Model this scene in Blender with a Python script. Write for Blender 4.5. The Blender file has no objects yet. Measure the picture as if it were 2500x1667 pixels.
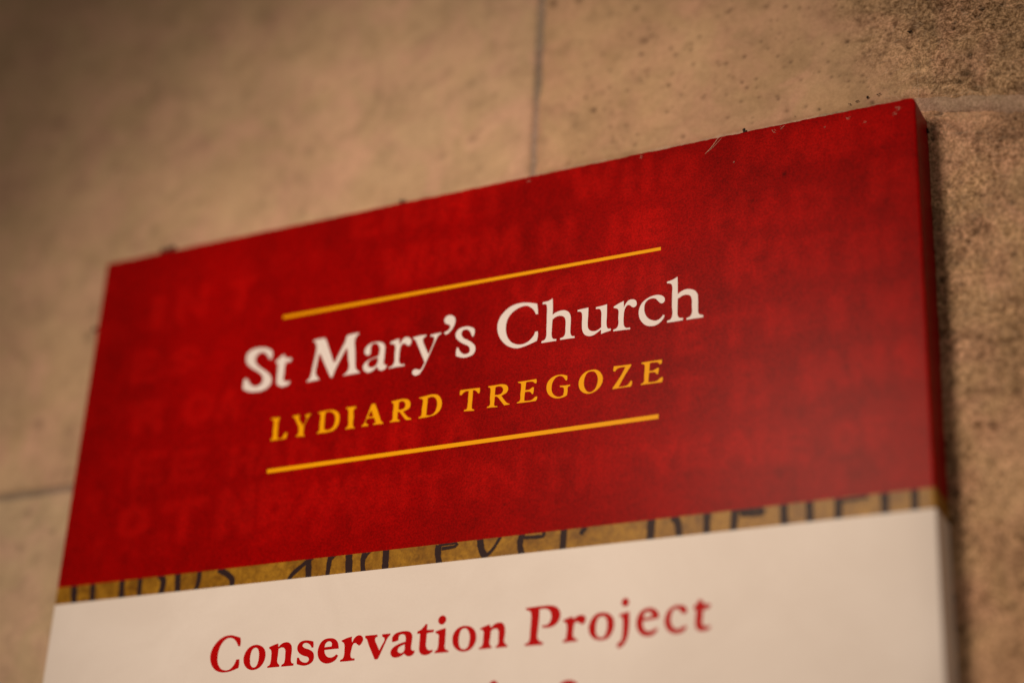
import bpy, math, random, re
import numpy as np
from mathutils import Matrix, Vector
from mathutils.geometry import tessellate_polygon

# ------------------------------------------------------------------ camera, light, exposure
# Everything is laid out in millimetres on the notice: x to the right from its left edge, y up from its top edge.
# World: X = x, Z = y, the wall face is Y = 0 and the notice stands out of it towards -Y.
MM = 0.001
T = 9.88          # thickness of the notice
W, H = 210.0, 297.0
C = bpy.context.scene.collection
sc = bpy.context.scene

cam = bpy.data.cameras.new("camera")
cam_ob = bpy.data.objects.new("camera", cam)
C.objects.link(cam_ob)
rot = Matrix(((0.8944756, 0.1475008, 0.42208637), (0.4446955, -0.39159431, -0.80554318), (0.04646836, 0.90823863, -0.4158645)))
cam_ob.matrix_world = Matrix.Translation((0.28847, -(0.32469 + T * MM), -0.20890)) @ rot.to_4x4()
cam.sensor_width = 36.0
cam.lens = 64.377
cam.clip_start = 0.01
cam.clip_end = 50
cam.dof.use_dof = True
cam.dof.focus_distance = 0.3952
cam.dof.aperture_fstop = 4.3
cam.dof.aperture_blades = 0
sc.camera = cam_ob

world = bpy.data.worlds.new("World")
sc.world = world
world.use_nodes = True
bg = world.node_tree.nodes["Background"]
bg.inputs["Color"].default_value = (1.0, 0.74, 0.54, 1)
bg.inputs["Strength"].default_value = 0.16

def lamp(name, kind, loc, aim, power, color, size, cone=None):
    d = bpy.data.lights.new(name, kind)
    d.energy = power
    d.color = color
    if kind == "AREA":
        d.size = size
    else:
        d.shadow_soft_size = size
        if cone:
            d.spot_size = math.radians(cone)
            d.spot_blend = 1.0
    o = bpy.data.objects.new(name, d)
    o.location = Vector(loc) * MM
    o.rotation_euler = (Vector(aim) * MM - o.location).to_track_quat("-Z", "Y").to_euler()
    C.objects.link(o)
    return o
WARM = (1.0, 0.74, 0.53)
lamp("lamp", "SPOT", (85, -395, 58), (103, -10, -84), 6.0, WARM, 0.055, 60)

sc.view_settings.view_transform = "Standard"
sc.view_settings.look = "None"
sc.view_settings.exposure = 0.0
sc.view_settings.gamma = 1.0

# ------------------------------------------------------------------ helpers
def tag(o, label=None, cat=None, group=None, kind=None):
    for k, v in (("label", label), ("category", cat), ("group", group), ("kind", kind)):
        if v:
            o[k] = v
    return o

def empty(name, loc_mm):
    o = bpy.data.objects.new(name, None)
    o.location = Vector(loc_mm) * MM
    o.empty_display_size = 0.01
    C.objects.link(o)
    return o

def mesh_obj(name, verts, faces, mat, parent=None, smooth=True, color=None):
    """verts in mm in the frame above: (x, depth, y); depth is world Y."""
    me = bpy.data.meshes.new(name)
    v = np.asarray(verts, dtype=np.float64) * MM
    if isinstance(faces, np.ndarray):
        me.vertices.add(len(v)); me.vertices.foreach_set("co", v.astype(np.float32).ravel())
        n = len(faces); k = faces.shape[1]
        me.loops.add(n * k); me.loops.foreach_set("vertex_index", faces.astype(np.int32).ravel())
        me.polygons.add(n)
        me.polygons.foreach_set("loop_start", np.arange(0, n * k, k, dtype=np.int32))
        me.update(calc_edges=True)
    else:
        me.from_pydata(v.tolist(), [], faces)
        me.update()
    if color is not None:
        ca = me.color_attributes.new("tint", "FLOAT_COLOR", "POINT")
        c = np.ones((len(v), 4), dtype=np.float32)
        q = np.asarray(color).reshape(len(v), -1)
        c[:, :q.shape[1]] = q
        ca.data.foreach_set("color", c.ravel())
    me.polygons.foreach_set("use_smooth", np.full(len(me.polygons), smooth))
    me.materials.append(mat)
    o = bpy.data.objects.new(name, me)
    C.objects.link(o)
    if parent:
        o.parent = parent
        o.matrix_parent_inverse = Matrix.Identity(4)
        loc = Vector((0, 0, 0)); q = parent
        while q:
            loc += q.location; q = q.parent
        o.location = -loc if not isinstance(parent.data, bpy.types.Mesh) else Vector((0, 0, 0))
        if isinstance(parent.data, bpy.types.Mesh):
            o.location = Vector((0, 0, 0))
    return o

def grid_faces(nu, nv, keep=None):
    i = np.arange(nu * nv).reshape(nv, nu)
    f = np.stack([i[:-1, :-1], i[:-1, 1:], i[1:, 1:], i[1:, :-1]], -1).reshape(-1, 4)
    return f if keep is None else f[keep.ravel()]

def hash2(i, j, seed):
    n = (i.astype(np.int64) * 374761393 + j.astype(np.int64) * 668265263 + seed * 1442695041) & 0xFFFFFFFF
    n = ((n ^ (n >> 13)) * 1274126177) & 0xFFFFFFFF
    n = n ^ (n >> 16)
    return (n & 0xFFFFFF) / float(0xFFFFFF)

def vnoise(x, y, s, seed):
    x = x / s; y = y / s
    i = np.floor(x); j = np.floor(y)
    u = x - i; v = y - j
    u = u * u * (3 - 2 * u); v = v * v * (3 - 2 * v)
    a = hash2(i, j, seed); b = hash2(i + 1, j, seed); c = hash2(i, j + 1, seed); d = hash2(i + 1, j + 1, seed)
    return (a * (1 - u) + b * u) * (1 - v) + (c * (1 - u) + d * u) * v - 0.5

def fbm(x, y, s, octv, seed, gain=0.5):
    r = 0; a = 1.0
    for k in range(octv):
        ca, sa = math.cos(0.6 * k + seed), math.sin(0.6 * k + seed)
        r = r + a * vnoise(x * ca - y * sa, x * sa + y * ca, s, seed * 17 + k)
        s *= 0.5; a *= gain
    return r

def sstep(a, b, x):
    t = np.clip((x - a) / (b - a), 0, 1)
    return t * t * (3 - 2 * t)

# ------------------------------------------------------------------ materials
def mat(name):
    m = bpy.data.materials.new(name); m.use_nodes = True
    nt = m.node_tree
    return m, nt, nt.nodes["Principled BSDF"]

def node(nt, kind, **kw):
    n = nt.nodes.new(kind)
    for k, v in kw.items():
        if k in n.inputs:
            n.inputs[k].default_value = v
        else:
            setattr(n, k, v)
    return n

def noise(nt, scale, detail=3, rough=0.5, dist=0.0, vec=None):
    n = node(nt, "ShaderNodeTexNoise", Scale=scale, Detail=detail, Roughness=rough, Distortion=dist)
    if vec is not None:
        nt.links.new(vec, n.inputs["Vector"])
    return n

def mixc(nt, fac, a, b, mode="MIX"):
    n = nt.nodes.new("ShaderNodeMix"); n.data_type = "RGBA"; n.blend_type = mode
    for sock, val in ((n.inputs[0], fac), (n.inputs[6], a), (n.inputs[7], b)):
        if isinstance(val, bpy.types.NodeSocket):
            nt.links.new(val, sock)
        elif isinstance(val, (int, float)):
            sock.default_value = val
        else:
            sock.default_value = (*val, 1)
    return n.outputs[2]

def ramp(nt, fac, p0, p1, c0=(0, 0, 0), c1=(1, 1, 1)):
    r = nt.nodes.new("ShaderNodeValToRGB")
    r.color_ramp.elements[0].position = p0; r.color_ramp.elements[0].color = (*c0, 1)
    r.color_ramp.elements[1].position = p1; r.color_ramp.elements[1].color = (*c1, 1)
    nt.links.new(fac, r.inputs[0])
    return r.outputs[0]

def stone_material(name, light, dark):
    """How rough the skin is comes with the mesh (alpha of its tint): rough stone shows its dark grain and pits."""
    m, nt, p = mat(name)
    tc = nt.nodes.new("ShaderNodeTexCoord").outputs["Object"]
    at = nt.nodes.new("ShaderNodeVertexColor"); at.layer_name = "tint"
    big = noise(nt, 55, 5, 0.65, 0.6, tc)
    fine = noise(nt, 1500, 6, 0.7, 0.8, tc)
    fib = noise(nt, 620, 8, 0.78, 1.6, tc)
    hue = noise(nt, 75, 3, 0.55, 0.8, tc)
    col = mixc(nt, ramp(nt, big.outputs[0], 0.3, 0.72), dark, light)
    col = mixc(nt, ramp(nt, hue.outputs[0], 0.42, 0.68), col, tuple(a * b for a, b in zip(light, (1.0, 0.90, 0.98))))
    al = at.outputs[1]
    g1 = mixc(nt, al, (1, 1, 1), ramp(nt, fine.outputs[0], 0.41, 0.58, (0.46, 0.41, 0.34), (1.5, 1.5, 1.5)))
    g2 = mixc(nt, al, (1, 1, 1), ramp(nt, fib.outputs[0], 0.40, 0.56, (0.58, 0.53, 0.46), (1.35, 1.35, 1.35)))
    col = mixc(nt, 1.0, mixc(nt, 1.0, col, g1, "MULTIPLY"), g2, "MULTIPLY")
    col = mixc(nt, 1.0, col, at.outputs[0], "MULTIPLY")
    nt.links.new(col, p.inputs["Base Color"])
    p.inputs["Roughness"].default_value = 0.93
    p.inputs["Specular IOR Level"].default_value = 0.15
    add = node(nt, "ShaderNodeMath", operation="ADD")
    nt.links.new(fine.outputs[0], add.inputs[0]); nt.links.new(fib.outputs[0], add.inputs[1])
    b = node(nt, "ShaderNodeBump", Strength=0.3, Distance=0.0006)
    st = node(nt, "ShaderNodeMath", operation="MULTIPLY_ADD"); st.inputs[1].default_value = 0.75; st.inputs[2].default_value = 0.15
    nt.links.new(al, st.inputs[0]); nt.links.new(st.outputs[0], b.inputs["Strength"])
    nt.links.new(add.outputs[0], b.inputs["Height"]); nt.links.new(b.outputs[0], p.inputs["Normal"])
    return m

def laminate(name, color=None, attr=False, rough=0.40, mottled=None, grain=0.1, spec=0.5, soft=False):
    m, nt, p = mat(name)
    tc = nt.nodes.new("ShaderNodeTexCoord").outputs["Object"]
    g = noise(nt, 2600, 3, 0.75, 0, tc)
    if attr:
        at = nt.nodes.new("ShaderNodeVertexColor"); at.layer_name = "tint"
        src = at.outputs[0]
    elif soft:
        n1 = noise(nt, 26, 4, 0.6, 0.6, tc)
        src = mixc(nt, ramp(nt, n1.outputs[0], 0.35, 0.65), mottled, color)
    elif mottled:
        n1 = noise(nt, 120, 5, 0.7, 0.5, tc)
        src = mixc(nt, ramp(nt, n1.outputs[0], 0.35, 0.68), mottled, color)
        n2 = noise(nt, 700, 3, 0.6, 0.5, tc)
        src = mixc(nt, 1.0, src, ramp(nt, n2.outputs[0], 0.35, 0.6, (0.75, 0.72, 0.7), (1.1, 1.1, 1.1)), "MULTIPLY")
    else:
        src = mixc(nt, 0.0, color, color)
    if grain:
        src = mixc(nt, 1.0, src, ramp(nt, g.outputs[0], 0.3, 0.7, (1 - grain,) * 3, (1 + grain,) * 3), "MULTIPLY")
    nt.links.new(src, p.inputs["Base Color"])
    p.inputs["Roughness"].default_value = rough
    p.inputs["Specular IOR Level"].default_value = spec
    b = node(nt, "ShaderNodeBump", Strength=0.35, Distance=0.00003)
    nt.links.new(g.outputs[0], b.inputs["Height"]); nt.links.new(b.outputs[0], p.inputs["Normal"])
    return m

def plain(name, color, rough=0.8):
    m, nt, p = mat(name)
    n = noise(nt, 1500, 3)
    nt.links.new(mixc(nt, n.outputs[0], tuple(c * .7 for c in color), tuple(min(1, c * 1.3) for c in color)), p.inputs["Base Color"])
    p.inputs["Roughness"].default_value = rough
    return m

GLYPHS = """
w:C 124.14,-33.09! 124.38,-34.65 124.47,-35.60! 123.95,-35.63! 123.48,-34.62 122.69,-33.78 121.60,-33.12 120.54,-33.10 119.14,-33.52 117.76,-34.46 116.93,-35.73 116.64,-37.56 116.82,-39.11 117.41,-40.49 118.37,-41.57 119.58,-42.19 120.76,-42.38 121.92,-42.15 122.94,-41.51 123.71,-40.59 123.98,-39.83! 124.61,-39.86! 124.66,-40.98 124.48,-42.10! 123.10,-42.57 121.49,-42.96 119.86,-43.16 118.43,-42.79 116.97,-41.93 115.71,-40.56 114.92,-39.15 114.56,-37.68 114.57,-36.27 115.05,-34.94 115.94,-33.79 117.20,-32.83 118.84,-32.28 120.49,-32.22 122.16,-32.48 123.35,-32.83
w:h 127.90,-32.45! 128.04,-34.58 128.04,-36.45! 128.63,-36.08 129.78,-35.77 130.94,-35.85 131.88,-36.40 132.37,-37.30 132.51,-38.59 132.49,-40.43 132.58,-41.82 132.90,-42.33 133.52,-42.48! 133.58,-42.90! 131.89,-42.85 130.10,-42.83! 130.11,-42.40! 130.84,-42.22 131.21,-41.71 131.28,-40.00 131.27,-38.61 131.01,-37.64 130.41,-37.13 129.48,-36.97 128.56,-37.23 128.05,-37.61! 128.00,-39.91 128.08,-41.77 128.42,-42.29 129.17,-42.45! 129.18,-42.87! 127.53,-42.87 125.56,-42.85! 125.65,-42.41! 126.34,-42.18 126.68,-41.54 126.70,-39.70 126.65,-36.44 126.55,-34.09 126.32,-33.58 125.49,-33.44! 125.52,-32.97! 126.87,-32.86
w:u 134.06,-36.31! 135.32,-36.23 136.64,-36.16! 136.63,-38.14 136.58,-39.96 136.73,-41.13 137.31,-41.80 138.23,-42.07 139.12,-41.87 139.83,-41.42! 139.78,-39.59 139.67,-37.51 139.32,-36.99 138.41,-36.83! 138.46,-36.38! 139.64,-36.31 141.04,-36.14! 141.07,-38.89 141.08,-41.18 141.38,-41.95 142.10,-42.07! 142.06,-42.59! 140.95,-42.74 139.83,-43.01! 139.80,-41.92! 138.92,-42.52 138.03,-42.99 137.01,-43.05 135.98,-42.56 135.38,-41.48 135.21,-39.97 135.22,-38.13 135.07,-37.18 134.76,-36.85 134.07,-36.71!
w:r 142.64,-36.99! 143.70,-36.48 144.97,-36.02! 144.99,-36.82 145.01,-37.62! 145.50,-36.68 146.16,-36.06 147.05,-35.99 147.72,-36.34 148.00,-37.00 147.86,-37.66 147.31,-37.95 146.86,-37.72 146.41,-37.29 145.85,-37.20 145.41,-37.69 145.10,-38.67 145.03,-39.57 145.02,-40.93 145.17,-41.97 145.63,-42.50 146.56,-42.59! 146.60,-43.00! 144.75,-42.92 142.68,-42.85! 142.67,-42.48! 143.40,-42.24 143.78,-41.63 143.78,-39.81 143.74,-37.98 143.51,-37.66 142.65,-37.29!
w:c 154.33,-37.87 154.47,-37.11 154.03,-36.46 153.03,-35.99 151.82,-35.96 150.39,-36.39 149.19,-37.32 148.55,-38.80 148.58,-40.17 149.04,-41.38 150.05,-42.56 151.27,-43.06 152.47,-43.04 153.56,-42.48 154.31,-41.59 154.48,-41.06! 154.15,-40.89! 153.55,-41.58 152.68,-41.95 151.80,-41.80 150.69,-41.09 150.01,-39.96 149.77,-38.79 149.96,-37.46 150.62,-36.77 151.61,-36.56 152.38,-36.79 153.05,-37.54 153.76,-38.12
w:h 157.34,-32.45! 157.40,-34.67 157.42,-36.60! 158.07,-36.15 159.15,-35.78 160.24,-35.90 161.21,-36.37 161.87,-37.28 162.02,-38.65 162.03,-40.67 162.17,-41.92 162.53,-42.27 163.18,-42.47! 163.18,-42.98! 161.36,-42.96 159.46,-42.96! 159.50,-42.52! 160.17,-42.36 160.60,-41.77 160.65,-39.76 160.58,-38.18 160.25,-37.44 159.49,-37.08 158.51,-37.14 157.43,-37.67! 157.41,-39.87 157.47,-41.68 157.80,-42.18 158.66,-42.37! 158.64,-42.89! 157.04,-42.91 155.05,-42.88! 155.09,-42.44! 155.74,-42.28 156.16,-41.68 156.13,-38.98 156.15,-36.27 156.08,-34.21 155.75,-33.81 154.93,-33.59! 154.97,-33.21! 156.18,-32.97
w:apostrophe 101.13,-36.58 101.48,-36.86 102.55,-36.28 103.37,-35.22 103.73,-33.98 103.55,-32.98 102.72,-32.25 101.71,-32.12 100.96,-32.65 100.84,-33.39 101.29,-34.12 102.22,-34.60 102.48,-35.18 101.97,-35.86 101.10,-36.25
w:s 108.76,-36.59! 108.87,-37.64 108.62,-38.46! 108.22,-38.44! 107.83,-37.47 107.11,-36.60 106.33,-36.41 105.69,-36.69 105.51,-37.41 106.02,-38.35 107.16,-39.08 108.31,-39.90 109.14,-40.89 109.27,-41.98 108.82,-42.86 107.87,-43.24 106.56,-43.35 105.22,-42.99 104.42,-42.59! 104.36,-41.62 104.51,-40.57! 104.95,-40.64! 105.34,-41.45 106.16,-42.29 106.94,-42.50 107.69,-42.26 107.86,-41.43 107.37,-40.61 106.11,-39.87 104.84,-38.91 104.11,-37.93 104.04,-36.85 104.76,-35.99 105.84,-35.68 106.95,-35.71 108.07,-36.11
w:y 92.99,-36.12! 94.68,-35.96 96.44,-35.98! 96.41,-36.46! 95.76,-36.79 95.70,-37.43 96.38,-39.05 97.31,-40.93! 98.07,-39.11 98.51,-37.45 98.36,-36.99 97.56,-36.75! 97.52,-36.20! 98.97,-36.12 100.26,-36.05! 100.23,-36.54! 99.58,-36.87 99.09,-37.76 98.33,-39.58 97.47,-41.60 96.61,-43.61 95.93,-44.89 95.32,-45.65 94.55,-45.90 93.75,-45.62 93.35,-44.92 93.64,-44.32 94.42,-44.16 95.11,-44.44 95.60,-44.41 96.00,-43.72 96.45,-42.94! 95.25,-40.38 94.16,-38.05 93.63,-36.98 93.03,-36.56!
w:r 86.96,-36.33! 88.08,-35.97 89.43,-35.75! 89.54,-36.42 89.60,-37.20! 90.16,-36.20 90.91,-35.67 91.95,-35.90 92.66,-36.71 92.66,-37.58 92.02,-38.18 91.31,-37.80 90.71,-37.38 90.16,-37.62 89.86,-38.66 89.82,-40.39 89.94,-41.81 90.43,-42.32 91.34,-42.35! 91.28,-43.04! 89.36,-43.02 87.09,-43.10! 87.04,-42.59! 87.94,-42.36 88.34,-41.78 88.35,-39.72 88.34,-37.76 88.07,-37.24 87.01,-36.89!
w:a 80.15,-37.65 80.41,-36.70 81.38,-35.87 82.74,-35.54 84.14,-35.66 85.22,-36.16 85.88,-37.15 85.95,-38.47 85.92,-40.21 85.91,-41.40 86.17,-41.77 86.63,-41.84 86.55,-42.69 85.96,-43.25 85.05,-43.32 84.32,-42.89 83.98,-42.18! 83.18,-42.93 82.06,-43.34 81.00,-43.03 80.14,-42.03 80.22,-40.95 80.96,-40.19 82.18,-39.62 84.04,-39.26! 84.18,-38.19 84.10,-37.30 83.64,-36.52 82.91,-36.12 82.23,-36.34 82.08,-37.19 82.16,-38.08 81.88,-38.80 81.08,-38.90 80.33,-38.34|83.94,-39.89! 83.83,-41.18 83.18,-41.74 82.39,-41.83 81.77,-41.41 81.65,-40.84 82.13,-40.26 82.91,-39.99
w:M 65.78,-32.29! 67.57,-32.18 69.12,-32.16! 69.67,-32.86 70.45,-34.66 71.39,-36.81 72.32,-38.99! 73.09,-37.30 73.87,-35.65 74.65,-34.00 74.80,-33.14 75.21,-32.49! 76.84,-32.36 78.49,-32.37! 78.59,-32.98! 77.89,-33.53 77.61,-34.26 77.92,-36.75 78.24,-39.65 78.53,-41.45 79.05,-42.08 79.67,-42.50! 79.61,-43.10! 77.41,-43.09 74.89,-43.12! 74.92,-42.64! 75.68,-42.10 76.19,-41.31 75.83,-38.84 75.38,-36.16! 74.16,-38.57 73.09,-40.83 72.36,-42.86! 71.92,-43.17 71.28,-42.63! 70.10,-40.37 69.06,-38.44 68.06,-36.39! 67.71,-39.11 67.60,-40.97 68.00,-41.81 68.71,-42.46! 68.68,-43.12! 66.84,-43.21 65.06,-43.23! 65.06,-42.57! 65.76,-42.02 66.06,-40.85 66.37,-38.46 66.76,-35.85 66.79,-34.29 66.45,-33.34 65.85,-32.91!
w:S 54.90,-33.37! 55.06,-34.65 54.69,-35.93! 53.76,-35.64! 52.89,-34.31 51.74,-33.58 50.71,-33.85 50.23,-34.75 50.88,-36.16 52.58,-37.50 54.39,-38.86 55.38,-40.30 55.50,-41.81 54.65,-42.97 53.10,-43.63 50.99,-43.71 48.82,-43.28 47.30,-42.56! 47.00,-42.05 46.92,-40.53 47.12,-39.26! 48.56,-39.44! 49.31,-40.67 50.49,-41.60 51.67,-41.56 52.41,-40.92 52.28,-39.83 51.33,-38.82 49.26,-37.42 47.66,-36.09 46.93,-34.45 47.14,-32.96 48.10,-32.06 49.95,-31.61 52.12,-31.83 53.85,-32.46
w:t 57.63,-34.58! 58.40,-34.79 58.68,-35.55! 59.86,-35.73 60.64,-36.01! 60.56,-36.77 60.16,-37.28! 58.99,-37.21! 58.92,-38.06 58.91,-39.98 58.92,-41.26 59.51,-41.74 60.66,-41.70! 60.85,-42.30 60.36,-43.08 58.91,-43.50 57.53,-43.23 56.56,-42.29 56.36,-40.66 56.34,-38.52 56.29,-37.11! 55.58,-36.68! 55.65,-36.08! 56.56,-35.43
y:L 56.32,-50.73! 57.53,-50.79 58.86,-50.82! 58.83,-51.36! 58.57,-51.87 58.61,-53.61 58.65,-55.35 58.84,-56.13! 59.84,-56.11 60.30,-55.36 60.65,-54.93! 61.33,-55.02! 61.34,-55.71 61.04,-56.60! 58.83,-56.63 56.72,-56.60! 56.71,-56.17! 57.15,-55.80 57.13,-54.06 57.14,-52.54 57.08,-51.66 56.38,-51.24!
y:Y 62.23,-51.03! 63.29,-50.97 64.24,-50.97! 64.25,-51.47! 64.18,-51.89 64.82,-52.96 65.38,-53.79! 65.97,-52.69 66.09,-52.05 65.75,-51.75 65.59,-51.33! 66.51,-51.14 67.32,-51.04! 67.30,-51.47! 66.89,-51.84 66.31,-52.95 65.78,-54.17 65.81,-55.25 65.82,-56.00 66.19,-56.37! 66.09,-56.74! 64.75,-56.56 63.61,-56.54! 63.67,-56.18! 64.15,-55.88 64.22,-55.03 64.13,-54.16 63.52,-52.99 62.84,-51.81 62.27,-51.41!
y:D 69.22,-51.13! 70.49,-50.99 72.36,-50.96 73.79,-51.25 74.93,-52.22 75.27,-53.77 74.85,-55.38 73.84,-56.30 72.24,-56.55 70.61,-56.54 69.37,-56.50! 69.40,-56.12! 69.88,-55.80 69.88,-54.73 69.88,-53.23 69.91,-52.16 69.67,-51.65 69.25,-51.46!|71.23,-51.74! 71.26,-53.85 71.33,-55.62! 72.40,-55.87 73.40,-55.48 73.88,-54.43 73.93,-53.16 73.41,-52.12 72.54,-51.56 71.59,-51.43
y:I 76.66,-51.01! 78.05,-51.02 79.39,-51.08! 79.37,-51.57! 78.89,-51.82 78.99,-53.65 78.95,-55.56 79.15,-56.01 79.47,-56.20! 79.43,-56.54! 78.23,-56.48 76.95,-56.47! 76.96,-56.09! 77.48,-55.78 77.47,-53.87 77.35,-52.14 77.19,-51.62 76.70,-51.40!
y:A 83.50,-51.14! 84.32,-51.13! 84.93,-52.37 85.79,-54.40 86.41,-55.75 86.89,-56.13! 86.83,-56.48! 85.52,-56.43 84.27,-56.40! 84.28,-56.05! 84.79,-55.84 84.55,-55.17 84.32,-54.66! 83.32,-54.64 82.52,-54.68! 82.29,-55.39 82.56,-55.81 83.04,-56.08! 82.98,-56.46! 82.11,-56.42 81.20,-56.42! 81.22,-56.09! 81.75,-55.74 82.36,-54.13 82.99,-52.30 83.26,-51.53|84.12,-54.23! 83.51,-52.76! 83.16,-53.39 82.78,-54.23!
y:R 88.64,-51.25! 90.25,-51.10 91.82,-51.11 93.09,-51.55 93.61,-52.45 93.47,-53.48 92.61,-53.99 91.85,-54.20! 92.59,-55.04 93.32,-55.77 94.12,-56.14! 94.08,-56.42! 93.37,-56.43 92.74,-56.38! 91.95,-55.48 91.21,-54.53 90.84,-54.16! 90.50,-54.11! 90.47,-55.06 90.50,-55.69 91.16,-56.14! 91.10,-56.47! 89.79,-56.39 88.60,-56.39! 88.64,-56.06! 89.12,-55.81 89.16,-54.24 89.24,-52.56 89.14,-51.91 88.67,-51.59!|90.62,-51.81! 90.58,-53.49! 91.35,-53.60 92.11,-53.29 92.28,-52.58 91.93,-51.89 91.19,-51.62
y:D 95.75,-51.39! 97.40,-51.21 99.17,-51.09 100.52,-51.46 101.35,-52.42 101.67,-53.72 101.33,-55.13 100.30,-56.03 98.89,-56.35 97.36,-56.44 95.97,-56.44! 95.99,-56.15! 96.52,-55.91 96.62,-54.25 96.77,-52.80 96.77,-52.17 96.45,-51.81 95.77,-51.65!|98.00,-51.83! 97.93,-53.81 97.87,-55.93! 98.87,-56.07 99.83,-55.65 100.31,-54.67 100.45,-53.54 100.15,-52.45 99.55,-51.84 98.77,-51.66
y:T 106.13,-51.16! 108.44,-51.18 110.95,-51.26! 111.05,-51.84 110.97,-52.52! 110.60,-52.51! 110.16,-51.94 109.66,-51.64 109.30,-51.58! 109.30,-53.41 109.24,-55.45 109.37,-56.04 109.88,-56.27! 109.85,-56.54! 108.54,-56.42 107.35,-56.32! 107.38,-56.05! 108.03,-55.85 108.17,-55.07 108.22,-53.26 108.26,-51.61! 107.52,-51.59 106.94,-51.88 106.49,-52.36! 106.05,-52.25! 106.04,-51.67
y:R 113.07,-51.23! 114.84,-51.22 116.48,-51.24 117.56,-51.63 118.00,-52.42 117.76,-53.29 116.97,-53.74 116.40,-53.95! 117.16,-55.01 117.90,-55.84 118.54,-56.16! 118.48,-56.33! 117.69,-56.33 117.23,-56.33! 116.48,-55.37 115.59,-54.22 115.23,-53.98! 114.80,-53.92! 114.78,-55.12 114.81,-56.03 115.59,-56.32! 115.56,-56.50! 114.19,-56.39 113.02,-56.34! 113.05,-56.11! 113.62,-55.86 113.64,-54.05 113.69,-52.46 113.58,-51.76 113.09,-51.46!|114.87,-51.68! 114.78,-53.53! 115.68,-53.62 116.48,-53.33 116.80,-52.70 116.52,-51.97 115.68,-51.62
y:E 120.34,-51.29! 122.54,-51.29 124.78,-51.24! 124.87,-51.75 124.78,-52.30! 124.48,-52.21! 123.95,-51.77 123.02,-51.63 122.33,-51.64! 122.26,-52.60 122.18,-53.49! 123.11,-53.52 123.56,-53.29 123.89,-53.07! 124.24,-53.12! 124.24,-54.02 124.13,-54.68! 123.85,-54.64! 123.48,-54.14 122.90,-53.94 122.16,-53.94! 122.08,-55.05 122.08,-56.00! 123.00,-56.09 123.92,-56.00 124.69,-55.39! 125.15,-55.39! 125.13,-55.95 124.85,-56.40! 122.78,-56.39 120.29,-56.32! 120.35,-56.11! 120.96,-55.84 121.06,-54.23 121.16,-52.44 121.06,-51.79 120.35,-51.48!
y:G 132.12,-51.57! 132.19,-52.18 132.10,-52.73! 131.75,-52.57! 131.27,-51.82 130.46,-51.40 129.56,-51.56 128.79,-52.46 128.51,-53.76 128.72,-55.02 129.39,-55.86 130.26,-56.25 130.87,-56.23 131.38,-55.97! 131.50,-54.87 131.37,-54.30 130.49,-53.99! 130.50,-53.68! 131.80,-53.80 132.93,-53.79! 132.89,-54.08! 132.45,-54.24 132.35,-55.22 132.23,-56.21! 131.45,-56.47 130.32,-56.59 128.95,-56.24 127.77,-55.22 127.33,-54.03 127.43,-52.70 128.19,-51.69 129.42,-51.16 130.79,-51.14
y:O 137.90,-51.11 139.13,-51.34 140.17,-52.39 140.54,-53.78 140.13,-55.05 139.05,-56.10 137.62,-56.56 136.27,-56.25 135.23,-55.21 134.91,-53.82 135.25,-52.54 136.34,-51.47|137.80,-51.47 137.01,-51.58 136.37,-52.48 136.12,-53.78 136.34,-55.04 137.05,-56.03 137.83,-56.26 138.71,-55.72 139.23,-54.69 139.37,-53.38 138.93,-52.09 138.36,-51.56
y:Z 143.02,-51.10! 145.12,-51.20 147.05,-51.24! 147.00,-51.56! 145.83,-53.26 144.87,-54.88 144.22,-56.04! 145.45,-56.07 146.32,-55.87 146.96,-55.08! 147.29,-55.07! 147.26,-55.79 147.03,-56.35! 145.24,-56.30 142.86,-56.34! 142.92,-56.02! 143.88,-54.73 144.94,-53.12 145.70,-51.65! 144.47,-51.61 143.81,-51.80 143.34,-52.32! 142.94,-52.26! 142.96,-51.60
y:E 149.40,-51.23! 151.68,-51.23 153.96,-51.26! 154.01,-51.77 153.82,-52.25! 153.54,-52.20! 153.10,-51.74 152.12,-51.59 151.30,-51.59! 151.23,-52.55 151.15,-53.42! 152.04,-53.44 152.58,-53.24 153.01,-53.00! 153.34,-53.05! 153.28,-53.85 153.14,-54.42! 152.86,-54.38! 152.59,-54.01 151.94,-53.80 151.14,-53.81! 151.05,-54.94 151.00,-55.96! 151.98,-56.06 153.05,-55.89 153.80,-55.29! 154.23,-55.31! 154.24,-55.86 154.03,-56.39! 151.77,-56.35 149.32,-56.34! 149.36,-56.10! 149.92,-55.86 150.04,-54.34 150.14,-52.60 150.06,-51.82 149.40,-51.49!
r:C 54.54,-102.79! 54.75,-103.73 54.71,-104.79! 54.15,-104.75! 53.56,-103.79 52.61,-102.92 51.46,-102.67 50.40,-103.06 49.51,-104.10 49.05,-105.48 48.98,-107.05 49.37,-108.49 50.35,-109.58 51.51,-109.93 52.59,-109.74 53.57,-108.80 54.02,-107.70! 54.86,-107.68! 54.97,-108.75 54.88,-109.65! 53.74,-110.03 52.12,-110.38 50.45,-110.34 48.90,-109.83 47.77,-108.84 47.09,-107.54 46.90,-105.95 47.44,-104.41 48.53,-103.10 50.10,-102.21 51.94,-102.04 53.28,-102.38
r:o 58.75,-104.78 60.25,-105.14 61.27,-106.00 61.66,-107.24 61.46,-108.62 60.48,-109.91 58.91,-110.41 57.41,-110.07 56.30,-109.01 55.93,-107.58 56.31,-106.20 57.33,-105.14|58.83,-105.43 58.13,-105.72 57.72,-106.78 57.69,-108.02 58.04,-109.29 58.75,-109.84 59.45,-109.63 59.87,-108.65 59.95,-107.42 59.76,-106.31 59.37,-105.66
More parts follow.
